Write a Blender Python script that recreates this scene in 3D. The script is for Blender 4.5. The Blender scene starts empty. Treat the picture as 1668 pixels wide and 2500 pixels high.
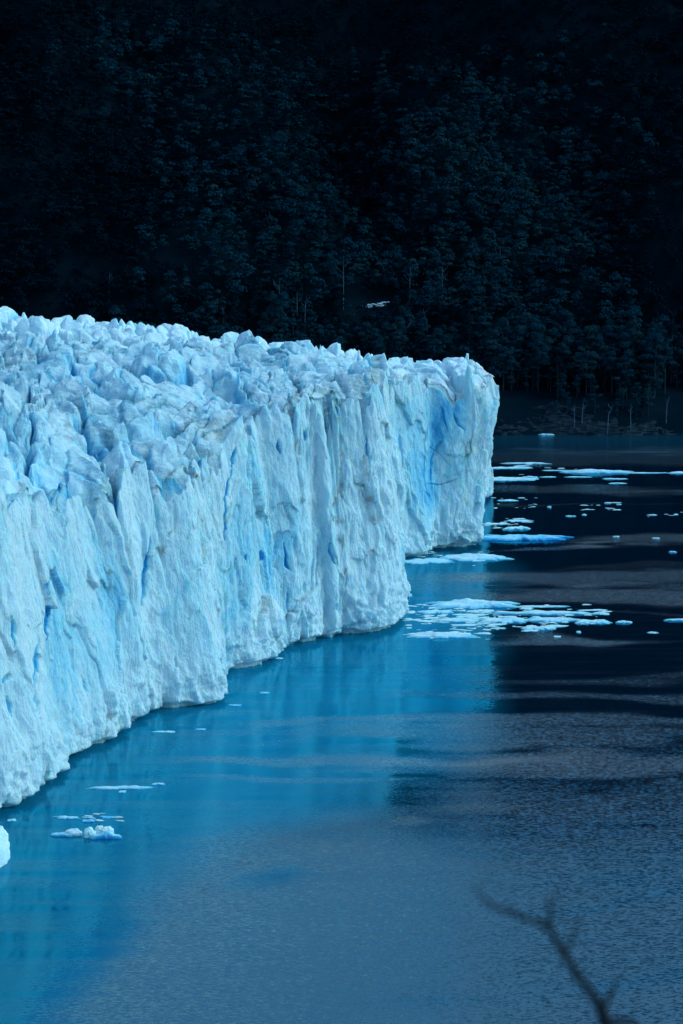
import bpy, math, random
import numpy as np
from mathutils import Vector, Matrix

random.seed(7)
RNG = np.random.default_rng(11)
scene = bpy.context.scene
COL = scene.collection

# ------------------------------------------------------------------ camera, light, exposure
CAM_H = 100.0
PITCH = math.atan(742.0 / 4865.0)
FPX, CX, CY = 4865.0, 834.0, 1250.0
CP, SP = math.cos(PITCH), math.sin(PITCH)
cd = bpy.data.cameras.new("camera")
cam = bpy.data.objects.new("camera", cd)
COL.objects.link(cam)
cam.location = (0, 0, CAM_H)
cam.rotation_euler = (math.radians(90) - PITCH, 0, 0)
cd.sensor_fit = 'HORIZONTAL'; cd.sensor_width = 24.0; cd.lens = 70.0
cd.clip_start = 0.1; cd.clip_end = 12000.0
cd.dof.use_dof = True; cd.dof.focus_distance = 480.0; cd.dof.aperture_fstop = 3.9
scene.camera = cam

SUN_EL, SUN_AZ = math.radians(42), math.radians(88)   # azimuth clockwise from +Y
world = bpy.data.worlds.new("World"); scene.world = world
world.use_nodes = True
wn, wl = world.node_tree.nodes, world.node_tree.links
wn.clear()
sky = wn.new('ShaderNodeTexSky'); sky.sky_type = 'NISHITA'
sky.sun_disc = False; sky.sun_elevation = SUN_EL; sky.sun_rotation = SUN_AZ
sky.air_density = 1.0; sky.dust_density = 2.5; sky.ozone_density = 3.0
wt = wn.new('ShaderNodeMix'); wt.data_type = 'RGBA'; wt.blend_type = 'MULTIPLY'
wt.inputs['Factor'].default_value = 1.0
wt.inputs['B'].default_value = (0.50, 0.895, 0.985, 1)
bg = wn.new('ShaderNodeBackground'); bg.inputs['Strength'].default_value = 0.15
wo = wn.new('ShaderNodeOutputWorld')
wl.new(sky.outputs['Color'], wt.inputs['A']); wl.new(wt.outputs['Result'], bg.inputs['Color'])
wl.new(bg.outputs['Background'], wo.inputs['Surface'])
sd = bpy.data.lights.new("sun", 'SUN'); sd.energy = 0.4; sd.angle = math.radians(25)
sd.color = (0.70, 0.88, 1.0)
sun = bpy.data.objects.new("sun", sd); COL.objects.link(sun)
sv = Vector((math.sin(SUN_AZ) * math.cos(SUN_EL), math.cos(SUN_AZ) * math.cos(SUN_EL), math.sin(SUN_EL)))
sun.rotation_euler = sv.to_track_quat('Z', 'Y').to_euler()
sun.location = (200, -200, 400)
scene.view_settings.view_transform = 'Standard'
scene.view_settings.look = 'None'
scene.view_settings.gamma = 1.0
scene.view_settings.exposure = 0.60
scene.render.engine = 'CYCLES'
scene.cycles.max_bounces = 7
scene.cycles.diffuse_bounces = 5
scene.cycles.glossy_bounces = 3
scene.cycles.use_denoising = True

# ------------------------------------------------------------------ projection helpers (metres <-> photograph pixels)
def ground(px, py, z=0.0):
    """point at height z seen at photograph pixel (px, py)"""
    dx = (px - CX) / FPX; dy = (py - CY) / FPX
    vx, vy, vz = dx, CP - dy * SP, -SP - dy * CP
    t = (z - CAM_H) / vz
    return np.array([vx * t, vy * t, z + 0 * t])

def pix(x, y, z):
    dep = y * CP + (CAM_H - z) * SP
    upc = y * SP + (z - CAM_H) * CP
    return CX + FPX * x / dep, CY - FPX * upc / dep

# ------------------------------------------------------------------ noise
def _h(ix, iy, iz, seed):
    n = (ix.astype(np.int64) * 374761393 + iy.astype(np.int64) * 668265263 + iz.astype(np.int64) * 2147483647 + seed * 1274126177) & 0xffffffff
    n = ((n ^ (n >> 13)) * 1274126177) & 0xffffffff
    n = ((n ^ (n >> 16)) * 2246822519) & 0xffffffff
    n = n ^ (n >> 15)
    return (n & 0xffffff) / float(0xffffff)

def vnoise(x, y, z=None, seed=0):
    """smooth value noise, -1..1"""
    if z is None: z = np.zeros_like(x)
    fx, fy, fz = np.floor(x), np.floor(y), np.floor(z)
    tx, ty, tz = x - fx, y - fy, z - fz
    tx = tx * tx * tx * (tx * (tx * 6 - 15) + 10); ty = ty * ty * ty * (ty * (ty * 6 - 15) + 10); tz = tz * tz * (3 - 2 * tz)
    r = 0
    for a in (0, 1):
        for b in (0, 1):
            for c in (0, 1):
                w = (tx if a else 1 - tx) * (ty if b else 1 - ty) * (tz if c else 1 - tz)
                r = r + w * _h(fx + a, fy + b, fz + c, seed)
    return r * 2 - 1

def fbm(x, y, z=None, seed=0, oct=4, gain=0.5):
    if z is None: z = np.zeros_like(x)
    a, s, r = 1.0, 0.0, 0
    for k in range(oct):
        r = r + a * vnoise(x * 2 ** k + 17 * k, y * 2 ** k - 9 * k, z * 2 ** k, seed + k)
        s += a; a *= gain
    return r / s * 1.5

def ridge(x, y, z=None, seed=0):
    return 1 - np.abs(vnoise(x, y, z, seed)) * 2

def worley(x, y, seed=0, jit=0.9):
    """F1, F2, three random numbers of the nearest cell, offset to its point"""
    fx, fy = np.floor(x), np.floor(y)
    f1 = np.full(x.shape, 9.0); f2 = np.full(x.shape, 9.0)
    bi = np.zeros(x.shape); bj = np.zeros(x.shape); ox = np.zeros(x.shape); oy = np.zeros(x.shape)
    z = np.zeros_like(x)
    for i in (-1, 0, 1):
        for j in (-1, 0, 1):
            cx, cy = fx + i, fy + j
            px = cx + 0.5 + jit * (_h(cx, cy, z, seed) - 0.5)
            py = cy + 0.5 + jit * (_h(cx, cy, z + 1, seed) - 0.5)
            d = np.hypot(x - px, y - py)
            near = d < f1
            f2 = np.where(near, f1, np.minimum(f2, d))
            bi = np.where(near, cx, bi); bj = np.where(near, cy, bj)
            ox = np.where(near, x - px, ox); oy = np.where(near, y - py, oy)
            f1 = np.where(near, d, f1)
    return f1, f2, _h(bi, bj, z + 2, seed), _h(bi, bj, z + 3, seed), _h(bi, bj, z + 4, seed), ox, oy

def sstep(a, b, x):
    t = np.clip((x - a) / (b - a), 0, 1)
    return t * t * (3 - 2 * t)

# ------------------------------------------------------------------ mesh / object helpers
def mesh_np(name, V, F, mat, smooth=True, attrs=None):
    """V (n,3), F (m,k) with k = 3 or 4"""
    me = bpy.data.meshes.new(name)
    V = np.ascontiguousarray(V, dtype=np.float32); F = np.ascontiguousarray(F, dtype=np.int32)
    m, k = F.shape
    me.vertices.add(len(V)); me.vertices.foreach_set('co', V.ravel())
    me.loops.add(m * k); me.loops.foreach_set('vertex_index', F.ravel())
    me.polygons.add(m)
    me.polygons.foreach_set('loop_start', np.arange(0, m * k, k, dtype=np.int32))
    me.polygons.foreach_set('use_smooth', np.full(m, smooth, dtype=bool))
    me.update(calc_edges=True); me.validate()
    for an, av in (attrs or {}).items():
        at = me.attributes.new(an, 'FLOAT', 'POINT')
        at.data.foreach_set('value', np.ascontiguousarray(av, dtype=np.float32))
    me.materials.append(mat)
    return me

def link(name, me, parent=None, loc=(0, 0, 0)):
    o = bpy.data.objects.new(name, me); COL.objects.link(o)
    o.location = loc
    if parent: o.parent = parent
    return o

def tag(o, label=None, cat=None, group=None, kind=None):
    if label: o['label'] = label
    if cat: o['category'] = cat
    if group: o['group'] = group
    if kind: o['kind'] = kind
    return o

def grid_faces(nu, nv):
    i = np.arange(nu - 1)[:, None]; j = np.arange(nv - 1)[None, :]
    a = (i * nv + j)
    return np.stack([a, a + nv, a + nv + 1, a + 1], -1).reshape(-1, 4)

def compact(V, F, attrs=None):
    used = np.unique(F); mp = np.full(len(V), -1); mp[used] = np.arange(len(used))
    return V[used], mp[F], {k: v[used] for k, v in (attrs or {}).items()}

# ------------------------------------------------------------------ materials
def new_mat(name):
    m = bpy.data.materials.new(name); m.use_nodes = True
    n = m.node_tree.nodes; n.clear()
    out = n.new('ShaderNodeOutputMaterial')
    return m, n, m.node_tree.links, out

def ramp(n, l, src, stops):
    r = n.new('ShaderNodeValToRGB')
    while len(r.color_ramp.elements) > 1: r.color_ramp.elements.remove(r.color_ramp.elements[-1])
    r.color_ramp.elements[0].position = stops[0][0]; r.color_ramp.elements[0].color = (*stops[0][1], 1)
    for p, c in stops[1:]:
        e = r.color_ramp.elements.new(p); e.color = (*c, 1)
    l.new(src, r.inputs[0]); return r.outputs[0]

def noise(n, l, scale=(1, 1, 1), detail=4, s=1.0, rough=0.55, dist=0.0, coord='Object'):
    tc = n.new('ShaderNodeTexCoord'); mp = n.new('ShaderNodeMapping')
    mp.inputs['Scale'].default_value = scale
    nt = n.new('ShaderNodeTexNoise'); nt.inputs['Scale'].default_value = s
    nt.inputs['Detail'].default_value = detail; nt.inputs['Roughness'].default_value = rough
    nt.inputs['Distortion'].default_value = dist
    l.new(tc.outputs[coord], mp.inputs['Vector']); l.new(mp.outputs['Vector'], nt.inputs['Vector'])
    return nt

def mth(n, l, op, a, b=None, clamp=False):
    m = n.new('ShaderNodeMath'); m.operation = op; m.use_clamp = clamp
    for i, v in enumerate((a, b)):
        if v is None: continue
        if isinstance(v, (int, float)): m.inputs[i].default_value = v
        else: l.new(v, m.inputs[i])
    return m.outputs[0]

def mixc(n, l, f, a, b):
    m = n.new('ShaderNodeMix'); m.data_type = 'RGBA'
    for k, v in (('Factor', f), ('A', a), ('B', b)):
        s = m.inputs[k]
        if isinstance(v, tuple): s.default_value = (*v, 1)
        elif isinstance(v, (int, float)): s.default_value = v
        else: l.new(v, s)
    return m.outputs['Result']

def ice_material(name, vscale, bump_amp):
    m, n, l, out = new_mat(name)
    b = n.new('ShaderNodeBsdfPrincipled')
    at = n.new('ShaderNodeAttribute'); at.attribute_name = 'blue'
    ad = n.new('ShaderNodeAttribute'); ad.attribute_name = 'dirt'
    nb = noise(n, l, (0.22, 0.22, 0.22 * vscale), 5, 1.0)
    f = mth(n, l, 'ADD', at.outputs['Fac'], mth(n, l, 'MULTIPLY', mth(n, l, 'SUBTRACT', nb.outputs['Fac'], 0.5), 0.55), True)
    col = ramp(n, l, f, [(0.0, (0.80, 0.90, 0.95)), (0.25, (0.68, 0.86, 0.93)), (0.5, (0.44, 0.77, 0.90)), (0.75, (0.20, 0.60, 0.84)), (1.0, (0.0, 0.30, 0.66))])
    nf = noise(n, l, (2.4, 2.4, 2.4 * vscale), 6, 1.0, 0.75)
    grime = ramp(n, l, nf.outputs['Fac'], [(0.32, (0.62, 0.80, 0.86)), (0.50, (1, 1, 1))])
    mm = n.new('ShaderNodeMix'); mm.data_type = 'RGBA'; mm.blend_type = 'MULTIPLY'; mm.inputs['Factor'].default_value = 0.55
    l.new(col, mm.inputs['A']); l.new(grime, mm.inputs['B'])
    ng = noise(n, l, (5.5, 5.5, 5.5 * min(1, vscale * 1.6)), 5, 1.0, 0.75, 0.6)
    grain = ramp(n, l, ng.outputs['Fac'], [(0.36, (0.58, 0.74, 0.80)), (0.50, (0.93, 0.97, 0.98)), (0.6, (1, 1, 1))])
    m2 = n.new('ShaderNodeMix'); m2.data_type = 'RGBA'; m2.blend_type = 'MULTIPLY'; m2.inputs['Factor'].default_value = 0.7 if vscale < .5 else 0.25
    npz = noise(n, l, (0.10, 0.10, 0.06), 3)
    l.new(mth(n, l, 'MULTIPLY', mth(n, l, 'SUBTRACT', npz.outputs['Fac'], 0.36), 4.2 if vscale < .5 else 1.5, True), m2.inputs['Factor'])
    l.new(mm.outputs['Result'], m2.inputs['A']); l.new(grain, m2.inputs['B']); mm = m2
    nd = noise(n, l, (0.5, 0.9, 1.2), 5, 1.0, 0.6)
    df = mth(n, l, 'MULTIPLY', ad.outputs['Fac'], mth(n, l, 'MULTIPLY', mth(n, l, 'SUBTRACT', nd.outputs['Fac'], 0.30), 3.2, True), True)
    fin = mixc(n, l, df, mm.outputs['Result'], (0.13, 0.20, 0.24))
    l.new(fin, b.inputs['Base Color'])
    b.inputs['Roughness'].default_value = 0.55
    b.inputs['IOR'].default_value = 1.31
    b.inputs['Subsurface Weight'].default_value = 0.7
    b.inputs['Subsurface Radius'].default_value = (0.25, 1.0, 1.6)
    b.inputs['Subsurface Scale'].default_value = 1.0
    # fine relief: melt flutes and grain
    n1 = noise(n, l, (1.1, 1.1, 1.1 * vscale), 6, 1.0, 0.62, 0.4)
    n2 = noise(n, l, (3.5, 3.5, 3.5 * min(1, vscale * 1.8)), 5, 1.0, 0.7)
    hgt = mth(n, l, 'ADD', mth(n, l, 'MULTIPLY', n1.outputs['Fac'], bump_amp), mth(n, l, 'MULTIPLY', n2.outputs['Fac'], bump_amp * 0.7))
    bp = n.new('ShaderNodeBump'); bp.inputs['Strength'].default_value = 1.0; bp.inputs['Distance'].default_value = 1.0
    l.new(hgt, bp.inputs['Height']); l.new(bp.outputs['Normal'], b.inputs['Normal'])
    l.new(b.outputs['BSDF'], out.inputs['Surface'])
    return m

MAT_CLIFF = ice_material('cliff_ice', 0.22, 0.85)
MAT_TOP = ice_material('serac_ice', 0.7, 0.35)
MAT_FLOE = ice_material('floe_ice', 1.0, 0.25)

def simple_mat(name, c1, c2, sc, rough=0.9, bump=0.0):
    m, n, l, out = new_mat(name)
    b = n.new('ShaderNodeBsdfPrincipled')
    nn = noise(n, l, sc, 5)
    c = ramp(n, l, nn.outputs['Fac'], [(0.3, c1), (0.7, c2)])
    l.new(c, b.inputs['Base Color']); b.inputs['Roughness'].default_value = rough
    b.inputs['Specular IOR Level'].default_value = 0.0
    if bump:
        bp = n.new('ShaderNodeBump'); bp.inputs['Distance'].default_value = bump
        l.new(nn.outputs['Fac'], bp.inputs['Height']); l.new(bp.outputs['Normal'], b.inputs['Normal'])
    l.new(b.outputs['BSDF'], out.inputs['Surface'])
    return m

MAT_SOIL = simple_mat('forest_floor', (0.001, 0.007, 0.012), (0.003, 0.012, 0.018), (0.05, 0.05, 0.05), 1.0)
MAT_ROCK = simple_mat('shore_rock', (0.003, 0.009, 0.014), (0.032, 0.048, 0.060), (0.25, 0.25, 1.6), 0.9, 0.6)
MAT_BARK = simple_mat('pale_bark', (0.008, 0.020, 0.030), (0.028, 0.055, 0.078), (0.8, 0.8, 0.4))
MAT_SNAG = simple_mat('bleached_wood', (0.03, 0.055, 0.08), (0.085, 0.13, 0.17), (0.8, 0.8, 0.4))
MAT_TWIG = simple_mat('dark_bark', (0.012, 0.014, 0.018), (0.03, 0.034, 0.04), (30, 30, 30))
MAT_SNOW = simple_mat('old_snow', (0.55, 0.66, 0.74), (0.8, 0.86, 0.9), (0.5, 0.5, 0.5))

def foliage_mat(name, a, bb):
    m, n, l, out = new_mat(name)
    b = n.new('ShaderNodeBsdfPrincipled')
    oi = n.new('ShaderNodeNewGeometry')
    rn = noise(n, l, (0.02, 0.02, 0.02), 3)
    f = mth(n, l, 'ADD', mth(n, l, 'MULTIPLY', oi.outputs['Random Per Island'], 0.5), mth(n, l, 'MULTIPLY', rn.outputs['Fac'], 0.5))
    c = ramp(n, l, f, [(0.25, a), (0.75, bb)])
    l.new(c, b.inputs['Base Color']); b.inputs['Roughness'].default_value = 0.8
    b.inputs['Specular IOR Level'].default_value = 0.0
    l.new(b.outputs['BSDF'], out.inputs['Surface'])
    return m
MAT_LEAF = [foliage_mat('beech_leaves', (0.002, 0.020, 0.034), (0.005, 0.040, 0.058)),
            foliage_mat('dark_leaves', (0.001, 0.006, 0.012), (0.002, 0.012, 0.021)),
            foliage_mat('dull_leaves', (0.006, 0.026, 0.036), (0.014, 0.044, 0.054))]

# ------------------------------------------------------------------ glacier front path
# photograph pixel of the waterline, rim height (m), lean of the rim outwards (m)
K = [(-2600, 3900, 48, -3), (-1500, 2700, 50, -3), (-700, 2260, 51, -3), (-330, 2080, 52, -3), (-120, 2010, 52, -4),
     (0, 1978, 51, -4), (60, 1948, 51, -4), (104, 1932, 50, -4), (112, 1896, 49, -4), (150, 1862, 46, -5), (205, 1830, 43.5, -6), (262, 1812, 43, -6),
     (283, 1788, 43, -6), (300, 1768, 43, -6), (352, 1757, 43, -5), (372, 1735, 43.5, -5), (440, 1722, 44, -4), (498, 1712, 45, -3), (538, 1682, 46, -2),
     (545, 1662, 47, -2), (600, 1640, 48, -3), (643, 1628, 48, -3), (664, 1598, 48, -3), (668, 1580, 49, -4), (720, 1578, 50, -4), (780, 1570, 51, -4),
     (800, 1560, 52, -4), (832, 1563, 52, -4), (845, 1554, 53, -4), (900, 1550, 54, -4), (948, 1543, 55, -3), (980, 1530, 56, -3), (992, 1510, 56.5, -3),
     (990, 1485, 57, -2), (975, 1450, 57, -2), (950, 1415, 56, -2), (925, 1390, 55, -2), (945, 1372, 53, -3), (985, 1362, 53, -3), (1040, 1354, 52, -4),
     (1070, 1343, 53, -2), (1110, 1341, 53, 0), (1150, 1336, 54, 2), (1172, 1332, 55, 4), (1172, 1322, 55, 5), (1160, 1300, 54, 5), (1145, 1270, 51, 4),
     (1146, 1240, 46, 3), (1180, 1222, 40, -2), (1204, 1210, 34, -5), (1196, 1190, 30, -4), (1140, 1180, 36, 0), (1080, 1165, 36, 0),
     (980, 1150, 36, 0), (800, 1135, 40, 0), (500, 1120, 42, 0), (200, 1110, 44, 0), (-200, 1105, 48, 0)]
KP = np.array([ground(a, b)[:2] for a, b, _, _ in K])
KH = np.array([k[2] for k in K], float); KL = np.array([k[3] for k in K], float)
seg = np.hypot(*np.diff(KP, axis=0).T); KS = np.concatenate([[0], np.cumsum(seg)])

def gsmooth(a, sig):
    r = int(sig * 3) + 1; w = np.exp(-0.5 * (np.arange(-r, r + 1) / sig) ** 2); w /= w.sum()
    p = np.concatenate([np.repeat(a[:1], r, 0), a, np.repeat(a[-1:], r, 0)])
    if a.ndim == 1: return np.convolve(p, w, 'valid')
    return np.stack([np.convolve(p[:, i], w, 'valid') for i in range(a.shape[1])], 1)

# arclength samples: dense where seen, coarse elsewhere
U_START, U_END = KS[3], KS[50]
DU = 0.22
us = np.concatenate([np.arange(0, U_START, 1.2), np.arange(U_START, U_END, DU), np.arange(U_END, KS[-1], 1.5)])
ud = np.arange(0, KS[-1], 0.2)
pd = np.stack([np.interp(ud, KS, KP[:, 0]), np.interp(ud, KS, KP[:, 1])], 1)
pd = gsmooth(pd, 5)
td = np.gradient(gsmooth(pd, 38), axis=0); td /= np.hypot(td[:, 0], td[:, 1])[:, None]
nd_ = np.stack([td[:, 1], -td[:, 0]], 1)
P = np.stack([np.interp(us, ud, pd[:, 0]), np.interp(us, ud, pd[:, 1])], 1)
N = np.stack([np.interp(us, ud, nd_[:, 0]), np.interp(us, ud, nd_[:, 1])], 1)
N /= np.hypot(N[:, 0], N[:, 1])[:, None]
LEAN = np.interp(us, KS, KL); HR = np.interp(us, KS, KH)
RIM = P + N * LEAN[:, None]                       # rim line in plan

# coarse lookup: inward distance and rim height
pol_i = np.concatenate([np.arange(0, len(us), 6)]); POL = RIM[pol_i]; POLH = HR[pol_i]
GX0, GY0, GS = -330.0, 120.0, 3.0
gx = np.arange(GX0, 90, GS); gy = np.arange(GY0, 1000, GS)
GXX, GYY = np.meshgrid(gx, gy, indexing='ij')
dist = np.full(GXX.shape, 1e9); idx = np.zeros(GXX.shape, int)
for i, (a, b) in enumerate(POL):
    d = (GXX - a) ** 2 + (GYY - b) ** 2
    mk = d < dist; dist[mk] = d[mk]; idx[mk] = i
dist = np.sqrt(dist)
wsum = 0; hsum = 0
GH = POLH[idx]
for _ in range(3):
    g = np.pad(GH, 1, mode='edge'); GH = (g[2:, 1:-1] + g[:-2, 1:-1] + g[1:-1, 2:] + g[1:-1, :-2] + g[1:-1, 1:-1]) / 5
def lookup(A, x, y):
    u = np.clip((x - GX0) / GS, 0, A.shape[0] - 1.001); v = np.clip((y - GY0) / GS, 0, A.shape[1] - 1.001)
    i = u.astype(int); j = v.astype(int); a = u - i; b = v - j
    return A[i, j] * (1 - a) * (1 - b) + A[i + 1, j] * a * (1 - b) + A[i, j + 1] * (1 - a) * b + A[i + 1, j + 1] * a * b

SKY_X = np.array([-600, -200, 0, 60, 130, 200, 300, 400, 500, 580, 640, 700, 780, 850, 910, 960, 1010, 1060, 1110, 1150, 1200, 1400])
SKY_Y = np.array([735, 745, 768, 785, 788, 792, 800, 812, 828, 832, 842, 853, 858, 868, 880, 882, 882, 880, 884, 884, 900, 930]) - 4.0
SPIKES = [(12, 750, 20, 1), (58, 762, 16, 1), (132, 776, 14, 1), (205, 776, 26, 0.6), (298, 778, 14, 1), (318, 785, 20, .6), (420, 800, 24, .6), (575, 811, 18, 1.2),
          (630, 822, 30, .8), (715, 840, 40, .5), (782, 839, 9, 1), (822, 836, 16, 1), (878, 851, 12, 1), (935, 868, 9, 1), (975, 865, 22, .9), (1016, 865, 20, .9),
          (1042, 868, 18, .8), (1085, 868, 24, .8), (1150, 872, 34, .8), (1190, 885, 20, .8), (900, 872, 34, 0.9), (562, 870, 60, .7)]
def top_height(x, y):
    """ice surface height and its colour masks"""
    D = lookup(dist, x, y); hr = lookup(GH, x, y)
    inner = sstep(0, 34, D)
    full = 56.5 + 4.0 * sstep(20, -150, x) + 1.5 * fbm(x / 45, y / 45, seed=3, oct=2)
    zb = hr + (np.maximum(full, hr) - hr) * inner
    zb = np.where(x > 25, np.minimum(zb, hr + 1), zb)
    px, _ = pix(x, y, 57.0)
    sky_y = np.interp(px, SKY_X, SKY_Y)
    dy = (sky_y - CY) / FPX
    k = (SP + dy * CP) / (CP - dy * SP)
    lim = CAM_H - y * k
    ysky = (CAM_H - zb) / k
    over = np.maximum(y - ysky, 0)
    zb = np.minimum(zb, lim - 5.6 - 1.0 * sstep(-60, -120, x) - 0.03 * over) 
    # blocks: tilted slabs parted by crevasses, in three sizes
    wx = x + 4.5 * fbm(x / 15, y / 15, seed=21, oct=4); wy = y + 4.5 * fbm(x / 15 + 40, y / 15, seed=22, oct=4)
    ca, sa = math.cos(0.22), math.sin(0.22)
    rx, ry = wx * ca + wy * sa, -wx * sa + wy * ca
    f1, f2, r1, r2, r3, ox, oy = worley(rx / 14.0, ry / 11.5, seed=5)
    e1 = f2 - f1
    far = sstep(480, 620, y)
    h = (r1 - 0.45) * 4.6 + ox * (r2 - .5) * 9 + oy * (r3 + .15) * 6.5 - 2.2 * f1 ** 2 - (1.5 + 4.0 * (r2 > .45)) * np.exp(-(e1 / 0.07) ** 2) + 1.0
    g1, g2, s1, s2, s3, qx, qy = worley(wx / 6.0 + 3, wy / 7.0, seed=9)
    e2 = g2 - g1
    h2 = (s1 - 0.5) * 1.8 + qx * (s2 - .5) * (4.6 + 3 * far) + qy * (s3 - .4) * 4.0 - 0.5 * g1 ** 2 + far * (0.8 - 1.6 * g1 - 2.2 * g1 ** 2 * (.4 + s1) + 2.6 * (s2 - .5)) + (1 - far) * qy * 1.8 - 1.0 * (s1 > .3) * np.exp(-(e2 / 0.08) ** 2)
    k1, k2, t1, t2, t3, mx, my = worley(wx / 2.3 + 7, wy / 2.6, seed=13)
    h3 = (t1 - 0.5) * 0.55 + mx * (t2 - .5) * 1.1 + my * (t3 - .5) * 1.1
    notch = np.exp(-(e1 / 0.07) ** 2) * (r2 > .55)
    near = sstep(400, 330, y)              # the nearest shelf is smoother
    z = zb + 1.2 + h * (1 - 0.25 * near) + h2 * (1.0 + 0.25 * far - 0.15 * near) + h3 * (0.8 - 0.3 * near) + 0.7 * fbm(x / 4.5, y / 4.5, seed=30, oct=3)
    z = z - 2.6 * notch * sstep(11, 2, D)
    # named peaks of the skyline
    ppx, _ = pix(x, y, z)
    for sx, sy, w, sharp in SPIKES:
        zt = 57.0
        dy = (sy - CY) / FPX; kk = (SP + dy * CP) / (CP - dy * SP)
        yy = min((CAM_H - 59.5) / kk, 800.0)
        xw = (sx - CX) / FPX * (yy * CP + 42 * SP); ww = w / FPX * yy
        ztop = CAM_H - yy * kk
        rr = np.hypot((x - xw) / ww, (y - yy) / (ww * 1.3)) * (1 + 0.25 * vnoise(x / 1.7, y / 1.7, seed=70))
        pk = ztop + 0.3 - (rr ** (1.0 if sharp > .95 else 1.7)) * 5.0
        z = np.where(rr < 2.2, np.maximum(z, pk), z)
    blue = 0.14 + 0.10 * fbm(x / 14, y / 14, seed=41) + 0.62 * np.exp(-(e1 / 0.09) ** 2) * (0.35 + r2) * (1 - .4 * far) + 0.75 * np.exp(-(e2 / 0.10) ** 2) * s3 * (1 - .5 * far) - 0.20 * far
    blue = blue + 0.16 * (r3 > .72)
    zone = sstep(360, 410, y) * sstep(640, 520, y)
    dn = sstep(-0.25, 0.55, fbm(x / 30, y / 22, seed=51, oct=3) + 0.25)
    crest = np.exp(-((e1 - 0.13 - .06 * vnoise(x / 3, y / 3, seed=53)) / 0.05) ** 2) + 0.8 * np.exp(-((e2 - .12) / 0.06) ** 2) * (s2 > .4)
    crest = crest * (0.25 + 0.75 * (oy > 0))
    dirt = zone * dn * (crest * (0.5 + 0.9 * (r1 > 0.45)) + 0.20) * (0.6 + 0.6 * vnoise(x / 4, y / 9, seed=52)) + 0.18 * zone
    return z, blue, np.clip(dirt * 1.25, 0, 0.85), notch

glacier = bpy.data.objects.new('glacier', None); COL.objects.link(glacier)
glacier.location = (0, 0, 0)
tag(glacier, 'huge pale blue glacier ending in a sheer fluted ice cliff above the lake', 'glacier')

# ---- the cliff
CRACKS = [  # (points in photograph pixels, half width m, blue)
    ([(122, 1410), (118, 1480), (114, 1565)], .42, .95), ([(95, 1560), (90, 1620), (88, 1690)], .5, .95), ([(90, 1690), (92, 1740)], .4, .8),
    ([(566, 1135), (556, 1200), (550, 1260), (549, 1330)], .55, 1.0), ([(578, 1090), (566, 1140)], .5, .8), ([(370, 1310), (352, 1420), (346, 1490)], .4, .75),
    ([(70, 1150), (80, 1200), (84, 1270)], .5, .5), ([(30, 1500), (36, 1580)], .35, .7), ([(640, 1345), (636, 1368)], .55, 1), ([(604, 1352), (600, 1370)], .35, .7),
    ([(695, 1325), (700, 1380), (712, 1392)], .9, .8), ([(680, 1075), (684, 1110)], .9, .85), ([(896, 1060), (900, 1110), (906, 1140)], .7, .9),
    ([(740, 1050), (748, 1078)], .6, .7), ([(1048, 1090), (1080, 1115), (1105, 1140)], .2, .4), ([(1045, 1180), (1075, 1184), (1120, 1168)], .2, .4),
    ([(1075, 990), (1085, 1020), (1098, 1055)], .3, .5), ([(1110, 1010), (1122, 1035), (1134, 1052)], .3, .5), ([(812, 1310), (806, 1345), (822, 1380)], .6, .65),
    ([(20, 1700), (30, 1750)], .4, .6), ([(975, 1060), (980, 1080), (984, 1150)], .4, .5), ([(10, 1670), (26, 1640)], .6, .6),
    ([(200, 1650), (212, 1690)], .35, .55), ([(700, 1440), (704, 1500)], .3, .5), ([(890, 1340), (892, 1390)], .25, .5), ([(845, 1390), (848, 1440)], .3, .55),
    ([(870, 1490), (882, 1518), (850, 1530), (800, 1545)], .35, .6), ([(430, 1600), (425, 1650)], .3, .5), ([(985, 1450), (990, 1490)], .3, .65)]
NZ = 250; NI = 26
tv = np.linspace(0, 1, NZ)
zr, _, _, notch_u = top_height(RIM[:, 0], RIM[:, 1])
zr = gsmooth(zr, 1.5); notch_u = gsmooth(notch_u, 2.0)
zr = np.maximum(zr, HR - 11)
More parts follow.
